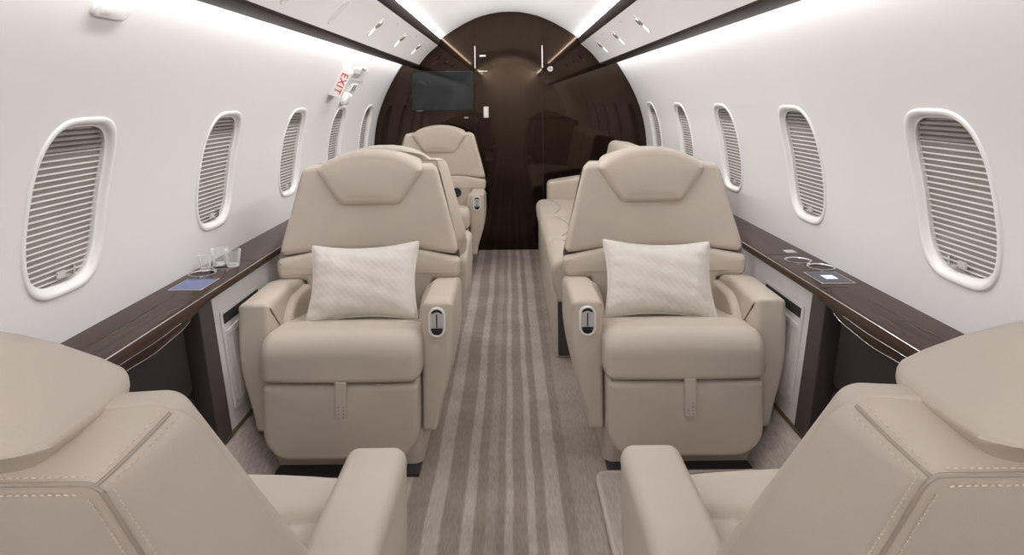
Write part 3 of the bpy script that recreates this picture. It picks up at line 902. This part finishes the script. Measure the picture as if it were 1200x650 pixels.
    def tube_on(ids_t, r=.0032):
        return [lift(i, t, .0008) for i, t in ids_t]
    def lift(i, t, h):
        p = Vector(B(*S(i, t)))
        du = Vector(B(*S(i + .5, t))) - Vector(B(*S(i - .5, t)))
        ta, tb = (t - .02, t) if t > .9 else (t, t + .02)
        nv = du.cross(Vector(B(*S(i, tb))) - Vector(B(*S(i, ta))))
        ctr = Vector(B(0, .64, .0))
        if nv.dot(p - ctr) < 0: nv = -nv
        return tuple(p + nv.normalized()*h)
    mb = MB()
    mb.tube(tube_on([(i, 1.0) for i in range(blk, 7*blk)]), .0019, 7)
    for c in ic: mb.tube(tube_on([(c, t) for t in np.linspace(.06, 1.0, 20)]), .0018, 7)
    build('piping', mb, M['piping'], shell)
    mb = MB()
    def dash(a, b, r=.0008):
        mb.tube([a, b], r, 5)
    def stitches(path):
        P = [Vector(p) for p in path]; acc = 0; step = .0062; dl = .0036
        L_ = [0]
        for a, b in zip(P, P[1:]): L_.append(L_[-1] + (b-a).length)
        def at(d):
            for k in range(len(L_)-1):
                if L_[k] <= d <= L_[k+1]: return P[k].lerp(P[k+1], (d-L_[k])/max(1e-9, L_[k+1]-L_[k]))
            return P[-1]
        d = .004
        while d + dl < L_[-1]:
            dash(at(d), at(d + dl)); d += step
    def off(i, t): return lift(i, t, .0008)
    stitches([off(i, .90) for i in np.arange(2*blk, 3*blk + 1.5, 1)])
    stitches([off(i, .90) for i in np.arange(3*blk + 6, 4*blk + .5, 1)])
    stitches([off(i, .90) for i in np.arange(4*blk + 5, 5*blk + 6, 1)])
    def rin(i, k=.955): 
        i = int(i) % n; return B(c0[0] + (R[i][0]-c0[0])*k, c0[1] + (R[i][1]-c0[1])*(1 - (1-k)*.7), .0800)
    stitches([rin(i) for i in range(2*blk, 3*blk + 3)]); stitches([rin(i) for i in range(3*blk + 3, 4*blk + 4)]); stitches([rin(i) for i in range(4*blk + 3, 5*blk + 7)])
    for c in ic:
        for sg in (-1, 1):
            path = []
            for t in np.linspace(.05, .88, 14):
                u, v, w = S(c, t); 
                a = Vector(S(c, t)[:2]); b = Vector(S(c + sg*3.2, t)[:2]); dvec = (b - a)
                if dvec.length < 1e-6: continue
                dvec = dvec.normalized()*.0075
                
                k = 3.2*.0075/max(1e-6, (b - a).length)
                path.append(lift(c + sg*k, t, .0008))
            stitches(path)
    build('stitching', mb, M['stitch'], shell)
    return root

R = math.radians
make_seat(-.526, 1.95, -1, 1, R(3), 'left beige leather seat with ivory pillow facing the viewer')
make_seat(.526, 1.95, -1, -1, R(3), 'right beige leather seat with ivory pillow facing the viewer')
make_seat(-.545, 1.28, 1, 1, R(27), 'large reclined beige seat in the lower left corner, seen from behind', kz=1.09, hraise=.012, aw=1.13)
make_seat(.545, 1.28, 1, -1, R(27), 'large reclined beige seat in the lower right corner, seen from behind', kz=1.09, hraise=.012, aw=1.13)
make_seat(-.526, 3.22, 1, 1, R(3), 'beige leather seat back-to-back behind the left pillow seat')
make_seat(-.517, 4.25, -1, 1, R(3), 'farthest beige leather seat by the dark bulkhead below the television', grommet=True)

# pillows -------------------------------------------------------------------
def pillow(x, y, z, tilt, rz, roll, seed, label):
    rnd = random.Random(seed)
    mb = MB(); nu, nv = 40, 30; hw, hh, T_ = .186, .130, .060
    ph = [rnd.uniform(0, 6.28) for _ in range(8)]
    def pt(a, b, sg):
        ex = 1 - .085*(1 - b*b)                   # edges pulled in between the corner ears
        ey = 1 - .14*(1 - a*a)
        sq = .10
        cx = a*math.sqrt(1 - sq*b**8)*hw*ex; cz = b*math.sqrt(1 - sq*a**8)*hh*ey
        corner = (abs(a)*abs(b))**7; cx *= 1 + .035*corner; cz *= 1 + .05*corner
        th = T_*((1 - a**4)*(1 - b**4))**.55 * (.72 + .28*(1 - .5*(a*a + b*b)))
        edge = max(abs(a), abs(b)); th += .014*corner*((1 - a**8)*(1 - b**8))**.3*2.2
        wr = .0035*math.sin(9*a + 5*b + ph[0])*math.sin(4*a - 7*b + ph[1]) + .0016*math.sin(17*(a*.8 + b) + ph[4])*max(0, a*ph[5]/3 - b)
        wr += .0042*edge**3*math.sin(22*b + ph[2])*(abs(a) > abs(b)) + .003*edge**3*math.sin(24*a + ph[3])*(abs(b) >= abs(a))
        wr *= (1 - edge**6)
        return (cx, sg*(th + wr + .004*(1-edge**8)), cz)
    aa = [math.sin(PI/2*(2*i/nu - 1)) for i in range(nu+1)]; bb = [math.sin(PI/2*(2*j/nv - 1)) for j in range(nv+1)]
    for sg in (-1, 1):
        mb.grid([[pt(a, b, sg) for a in aa] for b in bb])
    o = build('throw_pillow', mb, M['pillow'], merge=.0004, angle=80)
    rim = [(a, -1) for a in aa] + [(1, b) for b in bb[1:]] + [(a, 1) for a in aa[::-1][1:]] + [(-1, b) for b in bb[::-1][1:-1]]
    g = MB(); g.tube([(lambda p: (p[0], 0, p[2]))(pt(a, b, 1)) for a, b in rim], .0042, 8, closed=True)
    build('piped_edge', g, M['pillow'], o)
    o.rotation_euler = (tilt, roll, rz); o.location = (x, y, z)
    return tag(o, label, 'pillow', 'ivory quilted throw pillows')
pillow(-.507, 2.222, .538, R(-27), R(2), R(-1.5), 3, 'ivory quilted pillow on the left seat facing the viewer')
pillow(.503, 2.222, .538, R(-27), R(-2), R(1.5), 11, 'ivory quilted pillow on the right seat facing the viewer')

# divan on the right ----------------------------------------------------------
root = empty('divan', (.52, 3.8, 0), label='long beige leather divan along the right wall behind the pillow seat', cat='sofa')
D = lambda x, y, z: (x - .52, y - 3.8, z)
mb = MB(); o = round_poly([(.196, 2.90, .01), (.80, 2.90, .01), (.80, 4.70, .01), (.196, 4.70, .01)], 4, maxlen=.3)
cushion(mb, o, .001, .262, .003, .003, 0, 0, lambda u, v, w: D(u, v, w)); build('base', mb, M['leather'], root)
mb = MB(); o = round_poly([(.204, .012, .006), (.79, .012, .006), (.79, .25, .006), (.204, .25, .006)], 3)
cushion(mb, o, 2.888, 2.902, .003, .001, 0, 0, lambda u, v, w: D(u, w, v)); build('end_panel', mb, M['pillar'], root)
secs = [(2.86, 3.30), (3.303, 3.945), (3.948, 4.60)]
for ya, yb in secs:
    mb = MB()
    prof = round_poly([(.202, .255, .03), (.72, .255, .02), (.72, .405, .03), (.34, .448, .4), (.172, .446, .075), (.180, .33, .1)], 8, maxlen=.03)
    f = lambda u, v, w: D(u, w, v)
    cushion(mb, prof, ya, yb, .022, .022, 0, 0, f, center=(.46, .36)); cs = build('seat_cushion', mb, M['leather'], root)
    # curved seam scooped across the front of the cushion
    mb = MB(); pts = []
    for k in range(17):
        t = k/16; yy = ya + .05 + (yb-ya-.1)*t
        xx = .262 + .060*math.sin(PI*t)**.8
        pts.append(D(xx, yy, .4475 - .002*sstep(.25, .45, xx)))
    mb.tube(pts, .0035, 6); build('curved_seam', mb, M['piping'], cs)
    mb = MB()
    prof = round_poly([(.60, .39, .04), (.86, .39, .02), (.865, .84, .04), (.70, .865, .05)], 8, maxlen=.04)
    cushion(mb, prof, ya, yb, .025, .025, 0, 0, f, center=(.75, .62)); build('back_cushion', mb, M['leather'], root)
mb = MB()
prof = round_poly([(.262, .27, .03), (.86, .27, .02), (.86, .60, .03), (.50, .598, .1), (.262, .562, .035)], 7, maxlen=.04)
cushion(mb, prof, 4.605, 4.76, .025, .02, .004, 0, lambda u, v, w: D(u, w, v), center=(.56, .43)); build('armrest', mb, M['leather'], root)

# ------------------------------------------------------------------ camera and render look
cam = bpy.data.cameras.new('camera'); co = bpy.data.objects.new('camera', cam); C.objects.link(co)
co.location = (0, 0, 1.16)
cam.sensor_width = 36; cam.lens = 760/1200*36
FX, FY = 597.5, 115.5
cam.shift_x = (600 - FX)/1200; cam.shift_y = -(325 - FY)/1200
roll = math.radians(-.6)
co.rotation_euler = (Matrix.Rotation(PI/2, 3, 'X') @ Matrix.Rotation(roll, 3, 'Z')).to_euler()
cam.clip_start = .02
bpy.context.scene.camera = co

w = bpy.data.worlds.new('world'); bpy.context.scene.world = w; w.use_nodes = True
w.node_tree.nodes['Background'].inputs[0].default_value = (.8, .8, .8, 1)
w.node_tree.nodes['Background'].inputs[1].default_value = .05
sc = bpy.context.scene
sc.view_settings.view_transform = 'Standard'
try: sc.view_settings.look = 'None'
except Exception: pass
sc.view_settings.gamma = 1; sc.view_settings.use_curve_mapping = False
sc.view_settings.exposure = 0.29
sc.cycles.use_denoising = True
sc.cycles.max_bounces = 10; sc.cycles.diffuse_bounces = 7
